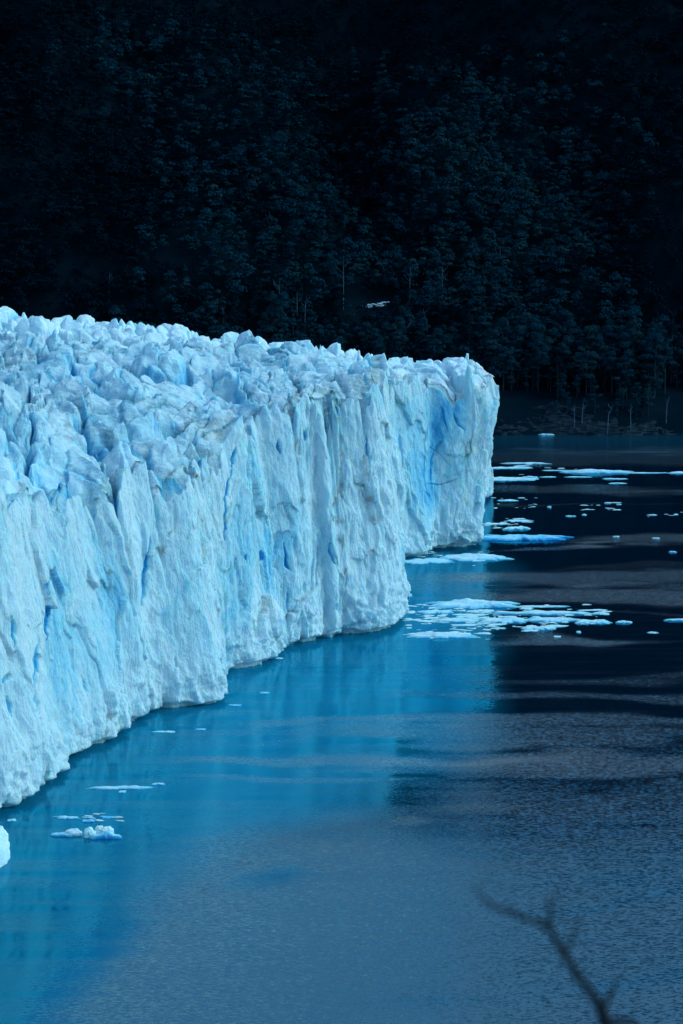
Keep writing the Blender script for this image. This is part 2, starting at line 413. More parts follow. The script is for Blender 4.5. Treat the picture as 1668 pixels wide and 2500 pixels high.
for pass_ in (0, 1):
    Uc = us[:, None] + 0 * tv[None, :]
    Zc = -2.0 + (zr[:, None] + 2.0) * tv[None, :]
    zf = np.clip(Zc / zr[:, None], 0, 1)
    Uw = Uc - 0.16 * Zc + 2.6 * fbm(Uc / 14, Zc / 22, seed=80, oct=2) + 1.3 * fbm(Uc / 4, Zc / 8, seed=79, oct=3)
    Zw = Zc + 7 * fbm(Uc / 6, Zc / 16, seed=78, oct=3)
    # big buttresses
    dsp = -1.1 + 2.6 * fbm(Uw / 24, Zc / 70, seed=81, oct=2)
    dsp += 0.6 * (ridge(Uw / 17, Zc / 55, seed=82) - 0.3) * (0.6 + 0.4 * zf)
    # fracture facets, tall and narrow
    c1, c2, a1, a2, a3, fx, fz = worley(Uw / 12.0, Zw / 22 + 0.5 * Uw / 12.0, seed=83)
    dsp += (a1 - .5) * 1.3 + fx * (a2 - .5) * 3.6 + fz * (a3 - .5) * 3.0
    d1, d2, b1, b2, b3, gx_, gz_ = worley(Uw / 3.4, Zw / 7.5 + .5 * Uw / 3.4, seed=84)
    rough_ = 0.25 + 0.95 * sstep(-.3, .45, fbm(Uc / 19, Zc / 26, seed=74, oct=3) + .15 * sstep(300, 60, Uc))
    dsp += (0.3 + 0.7 * rough_) * ((b1 - .5) * 0.5 + gx_ * (b2 - .5) * 1.2 + gz_ * (b3 - .5) * 1.2)
    dsp += rough_ * (0.20 * ridge(Uw / 2.2, Zw / 16, seed=85) + 0.22 * ridge(Uw / 1.05, Zw / 7, seed=86)) + 0.10 * vnoise(Uc / .45, Zc / 1.6, seed=77)
    dsp += 0.28 * fbm(Uc / 1.4, Zc / 2.6, seed=87, oct=3)
    # crusted toe
    toe = sstep(15, 2, Zc)
    q1, q2, m1, m2, m3, tx_, tz_ = worley(Uc / 2.6, Zc / 2.2, seed=88)
    dsp += toe * (0.35 * (m1 - .5) + 1.0 * fbm(Uw / 9, Zw / 9, seed=89) + 0.7 * ridge(Uw / 2.6, Zw / 5, seed=76) + .3 * fbm(Uc / 1.1, Zc / 1.1, seed=75))
    dsp += 1.4 * sstep(20, 0, Zc) * np.clip(0.3 + fbm(Uc / 22, 0 * Zc, seed=91), 0, 1.5)
    dsp -= 2.2 * sstep(1.3, 0.3, Zc + 0.5 * vnoise(Uc / 3.0, 0 * Uc, seed=90)) 
    # crevasses of the top run out into the face
    nt = notch_u[:, None] * sstep(-17, -1, Zc - zr[:, None])
    dsp -= 0.35 * nt
    # rim rounding
    dsp -= 0.4 * sstep(-4, 0, Zc - zr[:, None]) ** 2
    if pass_ == 0:
        oo_ = LEAN + dsp[:, -1]
        zr, _, _, notch_u = top_height(P[:, 0] + N[:, 0] * oo_, P[:, 1] + N[:, 1] * oo_)
        zr = gsmooth(zr, 1.2); notch_u = gsmooth(notch_u, 2.0); zr = np.maximum(zr, HR - 11)
off = LEAN[:, None] * zf ** 1.3 + dsp - LEAN[:, None] * 0
Xc = P[:, 0][:, None] + N[:, 0][:, None] * off
Yc = P[:, 1][:, None] + N[:, 1][:, None] * off
pxc, pyc = pix(Xc, Yc, Zc)
blue = 0.06 + 0.32 * fbm(Uw / 13, Zw / 24, seed=93, oct=4) + 0.16 * sstep(.05, .22, fbm(Uw / 5, Zw / 15, seed=94, oct=3)) - .08 * (rough_ - .6) + 0.16 * sstep(.4, .2, a1) + 0.08 * sstep(.4, .2, b1) - 0.26 * toe + 0.16 * np.exp(-((c2 - c1) / .05) ** 2) * (a2)
blue += 0.24 * sstep(560, 700, pxc) * sstep(900, 720, pxc) * sstep(1500, 1300, pyc)       # clear blue ice of the middle wall
blue += 0.30 * sstep(975, 1000, pxc) * sstep(1190, 1130, pxc) * sstep(1290, 1150, pyc) * sstep(930, 1010, pyc) * (Yc > 500) - 0.14 * sstep(850, 930, pxc) * (Yc < 500)
blue += 0.30 * nt
dirtc = np.zeros_like(blue) + 0.10 * np.clip(fbm(Uw / 7, Zc / 22, seed=95), 0, 1)
for pts, hw, bv in CRACKS:
    best = np.full(pxc.shape, 1e9); par = np.zeros(pxc.shape)
    bb = (pxc > min(p[0] for p in pts) - 12) & (pxc < max(p[0] for p in pts) + 12) & (pyc > min(p[1] for p in pts) - 12) & (pyc < max(p[1] for p in pts) + 12)
    L = len(pts) - 1
    qx, qy = pxc[bb] + 4 * vnoise(pyc[bb] / 14, pxc[bb] / 40, seed=98), pyc[bb]; bd = best[bb]; bp_ = par[bb]
    for i in range(L):
        x1, y1 = pts[i]; x2, y2 = pts[i + 1]
        t = np.clip(((qx - x1) * (x2 - x1) + (qy - y1) * (y2 - y1)) / ((x2 - x1) ** 2 + (y2 - y1) ** 2), 0, 1)
        d = np.hypot(qx - x1 - t * (x2 - x1), qy - y1 - t * (y2 - y1))
        mk = d < bd; bd[mk] = d[mk]; bp_[mk] = ((i + t) / L)[mk]
    dm = bd * (Yc[bb] / FPX)                      # metres
    wv = min(hw, .40) * (0.15 + 0.85 * np.sin(np.clip(bp_, 0.02, .98) * math.pi)) * (1 + .35 * vnoise(qy / 26, qx / 30, seed=99))
    mk = np.exp(-(dm / wv) ** 4)
    off[bb] -= 0.45 * mk; blue[bb] += bv * mk
Xc = P[:, 0][:, None] + N[:, 0][:, None] * off
Yc = P[:, 1][:, None] + N[:, 1][:, None] * off
# curl over the rim onto the top
ti = np.linspace(0, 1, NI)[1:] * 6.5
rim_off = off[:, -1]
Xi = P[:, 0][:, None] + N[:, 0][:, None] * (rim_off[:, None] - ti[None, :])
Yi = P[:, 1][:, None] + N[:, 1][:, None] * (rim_off[:, None] - ti[None, :])
zi, bi, di, _ = top_height(Xi, Yi)
w = sstep(0, 2.5, ti)[None, :]
zi = Zc[:, -1][:, None] * (1 - w) + (zi - 0.05 - 1.2 * sstep(3.5, 6.0, ti)[None, :]) * w
Xa = np.concatenate([Xc, Xi], 1); Ya = np.concatenate([Yc, Yi], 1); Za = np.concatenate([Zc, zi], 1)
Ba = np.concatenate([blue, bi], 1); Da = np.concatenate([dirtc, di], 1)
V = np.stack([Xa, Ya, Za], -1).reshape(-1, 3)
me = mesh_np('ice_cliff', V, grid_faces(*Xa.shape), MAT_CLIFF, True, {'blue': Ba.ravel(), 'dirt': Da.ravel()})
link('ice_cliff', me, glacier)

# ---- crevassed top
STEP = 0.35
ax = np.arange(-215, 52, STEP); ay = np.arange(285, 860, STEP)
X, Y = np.meshgrid(ax, ay, indexing='ij')
# inside test against the rim line closed far to the left
ins_ = rim_off - 1.3
poly = np.concatenate([(P + N * ins_[:, None])[::3], [[-400, 900], [-400, 60]]])
def inside(x, y, poly):
    r = np.zeros(x.shape, bool); n = len(poly)
    for i in range(n):
        x1, y1 = poly[i]; x2, y2 = poly[(i + 1) % n]
        if y1 == y2: continue
        lo, hi = min(y1, y2), max(y1, y2)
        sel = (y >= lo) & (y < hi)
        if not sel.any(): continue
        xi = (y[sel] - y1) * (x2 - x1) / (y2 - y1) + x1
        r[sel] ^= x[sel] < xi
    return r
Xf, Yf = X.ravel(), Y.ravel()
pxx, _ = pix(Xf, Yf, 57.0)
cand = (pxx > -420)
ins = np.zeros(Xf.shape, bool); ins[cand] = inside(Xf[cand], Yf[cand], poly)
Dd = lookup(dist, Xf, Yf)
ok = ins
F = grid_faces(len(ax), len(ay))
F = F[ok[F].all(1)]
used = np.unique(F); mp_ = np.full(len(Xf), -1); mp_[used] = np.arange(len(used))
xs, ys = Xf[used], Yf[used]
zt, bt, dt_, _ = top_height(xs, ys)
# sideways bulge so that block edges overhang a little
V = np.stack([xs + 0.45 * vnoise(xs / 2.1, ys / 2.1, zt / 2, 61), ys + 0.45 * vnoise(xs / 2.1, ys / 2.1, zt / 2, 62), zt], 1)
me = mesh_np('crevassed_top', V, mp_[F], MAT_TOP, False, {'blue': bt, 'dirt': dt_})
link('crevassed_top', me, glacier)

# ------------------------------------------------------------------ water
bands = [  # ruffled patches: centre px, centre py, half width, half height, strength
    (1500, 1112, 700, 22, .35), (1450, 1080, 420, 22, .25), (1440, 1188, 260, 11, .28), (1640, 1200, 200, 8, .22), (1380, 1232, 330, 3, .16), (1240, 1225, 40, 5, .2),
    (1560, 1326, 190, 14, .42), (1330, 1334, 160, 6, .32), (1500, 1405, 420, 16, .40), (1560, 1445, 460, 24, .45), (1560, 1384, 300, 5, .15), (1100, 1415, 110, 14, .16),
    (1560, 1498, 240, 4, .22), (1370, 1567, 160, 9, .42), (1540, 1562, 140, 5, .2), (1500, 1650, 500, 14, .16), (1450, 1700, 560, 16, .24), (1300, 1765, 700, 16, .34), (1450, 1850, 600, 45, .42),
    (1250, 1790, 500, 12, .30), (900, 1835, 480, 14, .34), (750, 1900, 330, 12, .25), (1000, 2020, 60, 12, .5), (1640, 1960, 80, 60, .25)]
def ruffle(px, py, x, y):
    ppx = px + 60 * fbm(x / 60, y / 40, seed=101, oct=3)
    ppy = py + (8 + (py - 1050) * 0.03) * fbm(x / 45, y / 30, seed=102, oct=3)
    fw = fbm(x / 11, y / 3.5, seed=109, oct=5)
    r = np.full(px.shape, 0.06)
    for cx, cy, hw, hh, s in bands:
        d = np.sqrt(((ppx - cx) / hw) ** 2 + ((ppy - cy) / hh) ** 2) + 0.22 * fw
        r = r + s * sstep(1.3, 0.5, d)
    # the broad breeze-rippled area in front
    wob = 90 * fbm(x / 22, y / 22, seed=105, oct=4)
    edge = wob * .8 + np.interp(px + wob, [-200, 100, 250, 330, 480, 620, 960, 1100, 1700], [2900, 2650, 2450, 2250, 2120, 2060, 2035, 2010, 2005])
    r = np.maximum(r, (0.60 - 0.14 * sstep(1000, 1600, px)) * sstep(-170, 170, ppy - edge + 30 * fw) + 0.06)
    for cx, cy, hw, hh, s in [(650, 2165, 120, 22, .26), (1500, 2170, 300, 8, .15), (1000, 2440, 400, 30, .14), (1600, 2350, 260, 26, .15)]:
        d = np.sqrt(((ppx - cx) / hw) ** 2 + ((ppy - cy - (ppx - cx) * -0.15) / hh) ** 2) + .35 * fbm(x / 5, y / 5, seed=108)
        r = r - s * sstep(1.2, 0.3, d)
    # fine wind streaks
    r = r + 0.07 * fbm(x / 26, y / 2.6, seed=104, oct=4) * sstep(1400, 1600, py)
    return np.clip(r, 0, 1)
wx_ = np.concatenate([np.linspace(-6000, -260, 14), np.arange(-250, 250, 2.2), np.linspace(260, 6000, 14)])
wy_ = np.concatenate([np.linspace(-3000, 160, 10), np.arange(170, 420, 0.8), np.arange(420, 1000, 1.6), np.linspace(1010, 5000, 8)])
WX, WY = np.meshgrid(wx_, wy_, indexing='ij')
wpx, wpy = pix(WX, np.maximum(WY, 100), 0.0)
RU = ruffle(wpx, wpy, WX, WY)
# azure reflections of ice and sky painted into the milky water's diffuse colour
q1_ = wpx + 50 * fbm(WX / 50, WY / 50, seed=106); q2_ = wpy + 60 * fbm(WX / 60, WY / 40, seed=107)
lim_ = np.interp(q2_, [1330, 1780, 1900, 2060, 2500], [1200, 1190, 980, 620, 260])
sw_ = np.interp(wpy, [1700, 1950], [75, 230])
AZ = sstep(1, -1, (q1_ - lim_) / sw_) * sstep(1330, 1380, wpy) * np.interp(wpy, [1330, 1500, 1700, 2100, 2500], [.5, .7, .95, .7, .55]) * (0.72 + 0.28 * sstep(250, 620, wpx))
AZ = np.clip(np.maximum(AZ, 0.44 * sstep(1960, 2120, q2_) * (1 - 0.45 * sstep(1000, 1600, wpx))) + 0.20 * sstep(1140, 1070, wpy), 0, 1)
GR = np.clip(1.2 * (RU - .06), 0, .8) * sstep(1050, 1180, wpx) * np.interp(wpy, [1090, 1175, 1900, 2100, 2500], [.0, .8, .9, .16, .20])  # grey-brown sky reflection on the ruffled bands, painted as diffuse colour
V = np.stack([WX, WY, 0 * WX], -1).reshape(-1, 3)
m, n, l, out = new_mat('lake_water'); MAT_WATER = m
ra = n.new('ShaderNodeAttribute'); ra.attribute_name = 'ruffle'
rs = n.new('ShaderNodeAttribute'); rs.attribute_name = 'azure_reflection'
n1 = noise(n, l, (1.3, 3.2, 1), 4, 1.0, 0.7); n2 = noise(n, l, (0.06, 0.16, 1), 3, 1.0, 0.5)
def vm(op, a, b=None):
    v = n.new('ShaderNodeVectorMath'); v.operation = op
    for i, q in enumerate((a, b)):
        if q is None: continue
        if isinstance(q, tuple): v.inputs[i].default_value = q
        else: l.new(q, v.inputs[i])
    return v.outputs[0]
amp = n.new('ShaderNodeMapRange'); amp.inputs['From Min'].default_value = 0; amp.inputs['From Max'].default_value = 1
amp.inputs['To Min'].default_value = 0.03; amp.inputs['To Max'].default_value = 2.8
l.new(ra.outputs['Fac'], amp.inputs['Value'])
sl = vm('MULTIPLY', vm('SUBTRACT', n1.outputs['Color'], (0.5, 0.5, 0.5)), (0.7, 1.0, 0.0))
sc = n.new('ShaderNodeVectorMath'); sc.operation = 'SCALE'; l.new(sl, sc.inputs[0]); l.new(amp.outputs[0], sc.inputs['Scale'])
sw = vm('MULTIPLY', vm('SUBTRACT', n2.outputs['Color'], (0.5, 0.5, 0.5)), (0.03, 0.05, 0.0))
nor = vm('NORMALIZE', vm('ADD', vm('ADD', sc.outputs[0], sw), (0, 0, 1)))
gl = n.new('ShaderNodeBsdfGlossy'); l.new(mixc(n, l, mth(n, l, 'MULTIPLY', ra.outputs['Fac'], 1.8, True), (0.03, 0.70, 1.0), (0.92, 0.93, 0.92)), gl.inputs['Color']); l.new(mth(n, l, 'ADD', mth(n, l, 'MULTIPLY', ra.outputs['Fac'], 0.30), 0.05), gl.inputs['Roughness'])  # azure cast of the mirrored ice put into the calm gloss tint
l.new(nor, gl.inputs['Normal'])
dfz = n.new('ShaderNodeBsdfDiffuse'); rm = n.new('ShaderNodeAttribute'); rm.attribute_name = 'grey_reflection'; l.new(mixc(n, l, rm.outputs['Fac'], mixc(n, l, rs.outputs['Fac'], (0.0006, 0.010, 0.022), (0.003, 0.155, 0.25)), (0.115, 0.092, 0.092)), dfz.inputs['Color'])
fr = n.new('ShaderNodeFresnel'); fr.inputs['IOR'].default_value = 2.5; l.new(nor, fr.inputs['Normal'])
mx = n.new('ShaderNodeMixShader'); l.new(fr.outputs[0], mx.inputs[0]); l.new(dfz.outputs[0], mx.inputs[1]); l.new(gl.outputs[0], mx.inputs[2])
l.new(mx.outputs[0], out.inputs['Surface'])
water = link('lake_water', mesh_np('lake_water', V, grid_faces(len(wx_), len(wy_)), MAT_WATER, True, {'ruffle': RU.ravel(), 'azure_reflection': AZ.ravel(), 'grey_reflection': GR.ravel()}))
tag(water, 'dark blue glacial lake water with rippled and calm bands', kind='structure')

# ------------------------------------------------------------------ mountain
def shore_y(x):
    return 884 + 9 * fbm(x / 60, 0 * x, seed=120, oct=3) - 0.02 * x
def mountain_z(x, y):
    s = y - shore_y(x)
    z = np.where(s < 12, s * 0.75, 9 + (s - 12) * 0.20)
    z = z + 0.42 * np.maximum(s - 70, 0) * sstep(70, 140, s)
    gul = 38 * fbm((x + 0.25 * s) / 130, s / 260, seed=121, oct=3) * sstep(60, 260, s)
    gul = gul + 9 * fbm(x / 42, s / 60, seed=125, oct=2) * sstep(60, 160, s)
    cx0 = -18 + 0.10 * s
    gul = gul - 26 * np.exp(-((x - cx0) / 34) ** 2) * sstep(170, 330, s)
    z = z + gul
    cap = 640 + 120 * fbm(x / 500, y / 500, seed=122, oct=3)
    z = cap - np.log1p(np.exp(np.clip((cap - z) / 40, -30, 30))) * 40
    return z + 1.2 * fbm(x / 9, y / 9, seed=123, oct=3)
mxs = np.concatenate([np.linspace(-6000, -420, 40), np.arange(-400, 400, 5.0), np.linspace(420, 6000, 40)])
mys = np.concatenate([np.arange(840, 1500, 5.0), np.linspace(1520, 4200, 70)])
MX, MY = np.meshgrid(mxs, mys, indexing='ij')
MZ = mountain_z(MX, MY)
mt = link('mountain', mesh_np('mountain', np.stack([MX, MY, MZ], -1).reshape(-1, 3), grid_faces(len(mxs), len(mys)), MAT_SOIL, True))
tag(mt, 'steep dark mountainside across the lake', kind='structure')
# rocky bank
rx_ = np.arange(-120, 260, 0.9); ss_ = np.linspace(-3, 26, 44)
RX, RS = np.meshgrid(rx_, ss_, indexing='ij')
sy = shore_y(RX)
c1_, c2_, r1_, r2_, r3_, _, _ = worley(RX / 7 + RS * .15, RS / 3.2, seed=131)
prof = np.interp(RS, [-3, 0, 4, 10, 16, 26], [-3, 0.2, 4.0, 7.5, 10, 9.5])
hgtf = 0.65 + 0.5 * fbm(RX / 40, 0 * RX, seed=132)
RZ = prof * hgtf + (r1_ - .5) * 2.2 * sstep(-1, 3, RS) + 0.9 * fbm(RX / 2.5, RS / 1.2, seed=133) + 0.5 * np.sin((RS * 1.2 + RX * 0.22) * 1.6)
RZ = RZ - 6 * sstep(20, 26, RS)
rb = link('rocky_shore', mesh_np('rocky_shore', np.stack([RX, sy + RS, RZ], -1).reshape(-1, 3), grid_faces(len(rx_), len(ss_)), MAT_ROCK, False))
tag(rb, 'low dark layered rock bank along the far waterline', kind='structure')

# ------------------------------------------------------------------ trees
def tube(pts, rad, sides=6):
    pts = np.array(pts, float); V = []; F = []
    for i, (p, r) in enumerate(zip(pts, rad)):
        t = pts[min(i + 1, len(pts) - 1)] - pts[max(i - 1, 0)]; t /= np.linalg.norm(t) + 1e-9
        a = np.cross(t, [0.3, 1, 0.1]); a /= np.linalg.norm(a); b = np.cross(t, a)
        for k in range(sides):
            w = 2 * math.pi * k / sides; V.append(p + r * (math.cos(w) * a + math.sin(w) * b))
    for i in range(len(pts) - 1):
        for k in range(sides):
            F.append([i * sides + k, i * sides + (k + 1) % sides, (i + 1) * sides + (k + 1) % sides, (i + 1) * sides + k])
    return np.array(V), np.array(F)

def join(parts):
    Vs, Fs, o = [], [], 0
    for v, f in parts:
        Vs.append(v); Fs.append(f + o); o += len(v)
    return np.concatenate(Vs), np.concatenate(Fs)

def leaves(rng, lobes, n, size):
    """n bent leaf-clump quads spread through flattened lobes (cx,cy,cz,rx,rz)"""
    lb = np.array(lobes); w = lb[:, 3] ** 2; w = w / w.sum()
    pick = rng.choice(len(lb), n, p=w)
    d = rng.normal(size=(n, 3)); d /= np.linalg.norm(d, axis=1)[:, None]
    d[:, 2] = np.where(d[:, 2] < -0.3, -d[:, 2], d[:, 2])
    rr = rng.uniform(0.55, 1.0, n) ** 0.6
    c = lb[pick, :3] + d * rr[:, None] * np.stack([lb[pick, 3], lb[pick, 3], lb[pick, 4]], 1)
    nrm = d + rng.normal(size=(n, 3)) * 0.32 + np.array([0, 0, 0.5]); nrm /= np.linalg.norm(nrm, axis=1)[:, None]
    a = np.cross(nrm, rng.normal(size=(n, 3))); a /= np.linalg.norm(a, axis=1)[:, None]
    b = np.cross(nrm, a)
    s = size * rng.uniform(0.5, 1.35, n)[:, None]
    q = np.stack([c - a * s - b * s * .5, c + a * s * .6 - b * s * .7, c + a * s + b * s * .5 + nrm * s * .25, c - a * s * .5 + b * s * .7], 1)
    return q.reshape(-1, 3), np.arange(n * 4).reshape(-1, 4)

def tree_shape(seed, n, size, R=5.0, Ht=15.0, low=0.48):
    rng = np.random.default_rng(seed)
    lobes = []
    for k in range(9):
        a = rng.uniform(0, 6.28); t = rng.uniform(low, 0.97)
        r = R * (1.05 - 0.75 * abs(t - 0.6) / .4) * rng.uniform(.2, .75)
        lobes.append((math.cos(a) * r, math.sin(a) * r, Ht * t, rng.uniform(.28, .5) * R, rng.uniform(.12, .2) * R * 1.4))
    lobes.append((0, 0, Ht * .93, R * .35, R * .3))
    crown = leaves(rng, lobes, n, size)
    tr = [tube([(0, 0, -2), (rng.uniform(-.3, .3), 0, Ht * .4), (rng.uniform(-.6, .6), rng.uniform(-.5, .5), Ht * .9)], [0.32, 0.24, 0.08], 6)]
    for lb in lobes[:6]:
        z0 = Ht * rng.uniform(.3, .55)
        tr.append(tube([(0, 0, z0), (lb[0] * .5, lb[1] * .5, (z0 + lb[2]) * .52), (lb[0] * .9, lb[1] * .9, lb[2])], [0.13, 0.09, 0.04], 4))
    return crown, join(tr)

NV = 7
protos = []
for k in range(NV):
    cr, tr = tree_shape(200 + k, 2600, 0.24, R=3.9 + (0.45 * k) % 1.2, Ht=14 + (k * 1.3) % 4, low=(0.5, 0.15, 0.4)[k % 3])
    mats = MAT_LEAF[[0, 2, 0, 1, 0, 2, 0][k]]
    protos.append((mesh_np('crown', cr[0], cr[1], mats, True), mesh_np('trunk', tr[0], tr[1], MAT_BARK, True)))
# candidate sites
sx = np.arange(-320, 320, 4.7); ssd = np.concatenate([np.arange(12, 120, 5.2), np.arange(120, 540, 5.4)])
SX, SS = np.meshgrid(sx, ssd, indexing='ij')
SX = (SX + RNG.uniform(-2.6, 2.6, SX.shape)).ravel(); SS = (SS + RNG.uniform(-2.8, 2.8, SS.shape)).ravel()
SY = shore_y(SX) + SS; SZ = mountain_z(SX, SY)
tpx, tpy = pix(SX, SY, SZ + 12)
SCL = (0.62 + 0.80 * RNG.uniform(0, 1, SX.shape) ** 1.8) * (1 - 0.25 * sstep(200, 500, SS)) * (0.55 + 0.45 * sstep(10, 34, SS))
SCL *= 1 + 0.22 * fbm(SX / 18, SS / 18, seed=141)
clear = fbm(SX / 26, SS / 26, seed=140, oct=2)
keep = (tpx > -350) & (tpx < 2020) & (tpy > -260) & ((SS > 60) | (clear > -0.35))
# the small clearing round the snow patch
_, bpy_ = pix(SX, SY, SZ)
keep &= ~((np.abs(tpx - 912) < 58) & (bpy_ > 738) & (tpy < 764))
SX, SY, SZ, SS, tpx, tpy, SCL = [a[keep] for a in (SX, SY, SZ, SS, tpx, tpy, SCL)]
vis = (tpx > 5) & (tpx < 1660) & (tpy < np.interp(tpx, np.append(SKY_X, 1230), np.append(SKY_Y, 1060)) - 30) & (tpy > 5)
vis |= (tpx > 1220) & (tpx < 1660)
order = np.argsort(SY + 1e5 * (~vis))
ind = order[:285]
rest = np.setdiff1d(np.arange(len(SX)), ind)
TREE_LABEL = 'dark leafy beech tree standing near the foot of the forested far slope'
TG = 'beech trees at the foot of the far slope'
for q, i in enumerate(ind):
    crm, trm = protos[q % NV]
    t = bpy.data.objects.new('beech_tree', None); COL.objects.link(t)
    t.location = (SX[i], SY[i], SZ[i]); t.rotation_euler = (0, 0, RNG.uniform(0, 6.28))
    s = float(SCL[i]) * 1.12; t.scale = (s, s, s * float(RNG.uniform(.9, 1.15)))
    tag(t, TREE_LABEL, 'tree', TG)
    link('crown', crm, t); link('trunk', trm, t)
# the rest of the wood: one mesh per kind would be several things, so one mesh with material slots
far_p = [tree_shape(300 + k, 430, 0.36, R=4.4, Ht=9.5 + k * .6)[0] for k in range(6)]
Vs, Fs, Ms, o = [], [], [], 0
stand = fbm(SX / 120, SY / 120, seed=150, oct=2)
for i in rest:
    v, f = far_p[i % 6]
    a = RNG.uniform(0, 6.28); ca, sa = math.cos(a), math.sin(a); s = SCL[i] * 1.1
    w = v * s
    w = np.stack([w[:, 0] * ca - w[:, 1] * sa + SX[i], w[:, 0] * sa + w[:, 1] * ca + SY[i], w[:, 2] + SZ[i]], 1)
    Vs.append(w); Fs.append(f + o); o += len(v)
    edge = max(abs(tpx[i] - 800) / 834, (420 - tpy[i]) / 420)  # vignette painted in: darker leaf material toward the frame sides and top
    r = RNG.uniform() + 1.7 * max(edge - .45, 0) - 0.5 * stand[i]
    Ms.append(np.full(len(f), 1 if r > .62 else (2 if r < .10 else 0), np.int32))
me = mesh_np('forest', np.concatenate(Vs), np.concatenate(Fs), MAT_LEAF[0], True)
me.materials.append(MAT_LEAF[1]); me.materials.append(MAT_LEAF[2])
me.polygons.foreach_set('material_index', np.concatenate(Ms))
fo = link('forest', me)
tag(fo, 'dense dark forest covering the upper mountainside behind the glacier', 'forest', kind='stuff')

# bleached dead trees, each where the photograph shows one: px, py of the foot, height px, lean
SNAGS = [(681, 760, 75, .02, 'tall pale forked dead trunk left of the snow patch'), (838, 715, 80, 0, 'pale dead tree with a forked crown, above and left of the snow patch'),
         (716, 775, 14, 0, 'very short brightest white stump among the dead trunks left of the snow patch'), (572, 800, 24, .1, 'thin short dead trunk just above the glacier skyline'),
         (547, 768, 26, -.05, 'short pale leafless trunk at the left of the dead trees'), (649, 806, 32, .15, 'slanting pale dead trunk just above the middle of the glacier skyline'),
         (726, 765, 50, 0, 'thin upright pale trunk beside the white stump'), (744, 768, 45, .1, 'leaning pale trunk right of the white stump'),
         (980, 828, 46, .02, 'upright white dead tree standing right below the snow patch'), (988, 812, 38, .35, 'bent pale dead branchy trunk leaning beside the upright white one'),
         (1045, 800, 45, -.2, 'crooked pale dead tree below the middle of the wood'), (265, 695, 30, .1, 'small Y shaped dead tree at the far left of the wood'),
         (945, 675, 36, 0, 'thin pale dead trunk above and right of the snow patch'), (1000, 705, 50, .05, 'faint upright grey trunk well right of the snow patch'),
         (656, 560, 40, .03, 'solitary pale dead trunk high up in the middle of the forest'), (1080, 712, 60, 0, 'tall faint grey trunk in the right part of the wood'),
         (1221, 650, 40, 0, 'faint pale trunk high in the right part of the wood'), (1196, 325, 34, .3, 'slim pale bare trunk on the slide scar'),
         (1214, 262, 34, .35, 'curved pale bare trunk at the top of the slide scar'), (454, 715, 30, 0, 'small pale trunk in the left part of the wood'),
         (1403, 1012, 24, 0, 'short pale dead trunk at the left of the rocky shore'), (1420, 1010, 30, .12, 'slightly slanting pale dead trunk on the rocky shore'),
         (1483, 1018, 28, .3, 'bent dead tree on the rocky shore between the straight ones'), (1541, 1016, 28, -.05, 'thick pale dead trunk towards the right end of the rocky shore'),
         (1627, 990, 22, .2, 'short pale trunk standing highest at the right end of the shore')]
def place_on_slope(px, py):
    lo = None
    for yy in np.arange(870, 1500, 1.0):
        dy = (py - CY) / FPX; k = (SP + dy * CP) / (CP - dy * SP)
        z = CAM_H - yy * k
        x = (px - CX) / FPX * (yy * CP + (CAM_H - z) * SP)
        if mountain_z(np.array([x]), np.array([yy]))[0] + 0.0 >= z: return x, yy, z
    return x, yy, z
for i, (px, py, hp, lean, lab) in enumerate(SNAGS):
    rng = np.random.default_rng(500 + i)
    # stands a little in front of the canopy so the bleached wood shows
    x, y, z = place_on_slope(px, py + 14)
    Hs = hp * y / FPX * 1.15 + 2
    y2 = y - 6.0; z2 = CAM_H + (z - CAM_H) * y2 / y; x2 = x * y2 / y
    zg = float(mountain_z(np.array([x2]), np.array([y2]))[0]) - z2
    main = [(0, 0, min(zg, 0) - 1.0), (lean * Hs * .3 + rng.uniform(-.2, .2), 0, Hs * .45), (lean * Hs + rng.uniform(-.3, .3), 0, Hs)]
    tr = [tube(main, [0.30, 0.22, 0.06], 6)]
    for b in range(3):
        z0 = Hs * rng.uniform(.45, .8); sgn = rng.choice([-1, 1]); ln = Hs * rng.uniform(.12, .28)
        x0 = lean * z0
        tr.append(tube([(x0, 0, z0), (x0 + sgn * ln * .6, rng.uniform(-.6, .6), z0 + ln * .5), (x0 + sgn * ln * .8, rng.uniform(-.8, .8), z0 + ln * 1.1)], [0.13, 0.08, 0.03], 5))
    v, f = join(tr)
    oo = link('dead_tree', mesh_np('dead_tree', v, f, MAT_SNAG, True), loc=(x2, y2, z2))
    tag(oo, lab, 'dead tree', 'bleached dead trees on the far slope')
# snow patch
x, y, z = place_on_slope(912, 750)
rng = np.random.default_rng(77); parts = []
for k in range(70):
    a = rng.uniform(-1, 1); w = rng.uniform(.2, .75)
    u = np.linspace(0, 2 * math.pi, 8)[:-1]
    c = np.array([a * 7.5, rng.uniform(-1.2, 1.2), 1.3 * a + rng.uniform(-1.0, 1.0) + 1.2])
    ring = np.stack([c[0] + w * 1.5 * np.cos(u) * rng.uniform(.6, 1.2, 7), c[1] + 0 * u, c[2] + w * .5 * np.sin(u) * rng.uniform(.6, 1.2, 7)], 1)
    v = np.concatenate([ring, [c + [0, -w * .8, .1]], ring[:1] * 0 + c + [0, w * .8, -.1]])
    f = np.array([[j, (j + 1) % 7, 7] for j in range(7)] + [[(j + 1) % 7, j, 8] for j in range(7)])
    parts.append((v, f))
v, f = join(parts)
sn = link('snow_patch', mesh_np('snow_patch', v, f, MAT_SNOW, False), loc=(x, y - 2, z - .3))
tag(sn, 'small patch of broken bright snow in a gap low in the dark forest', 'snow patch')

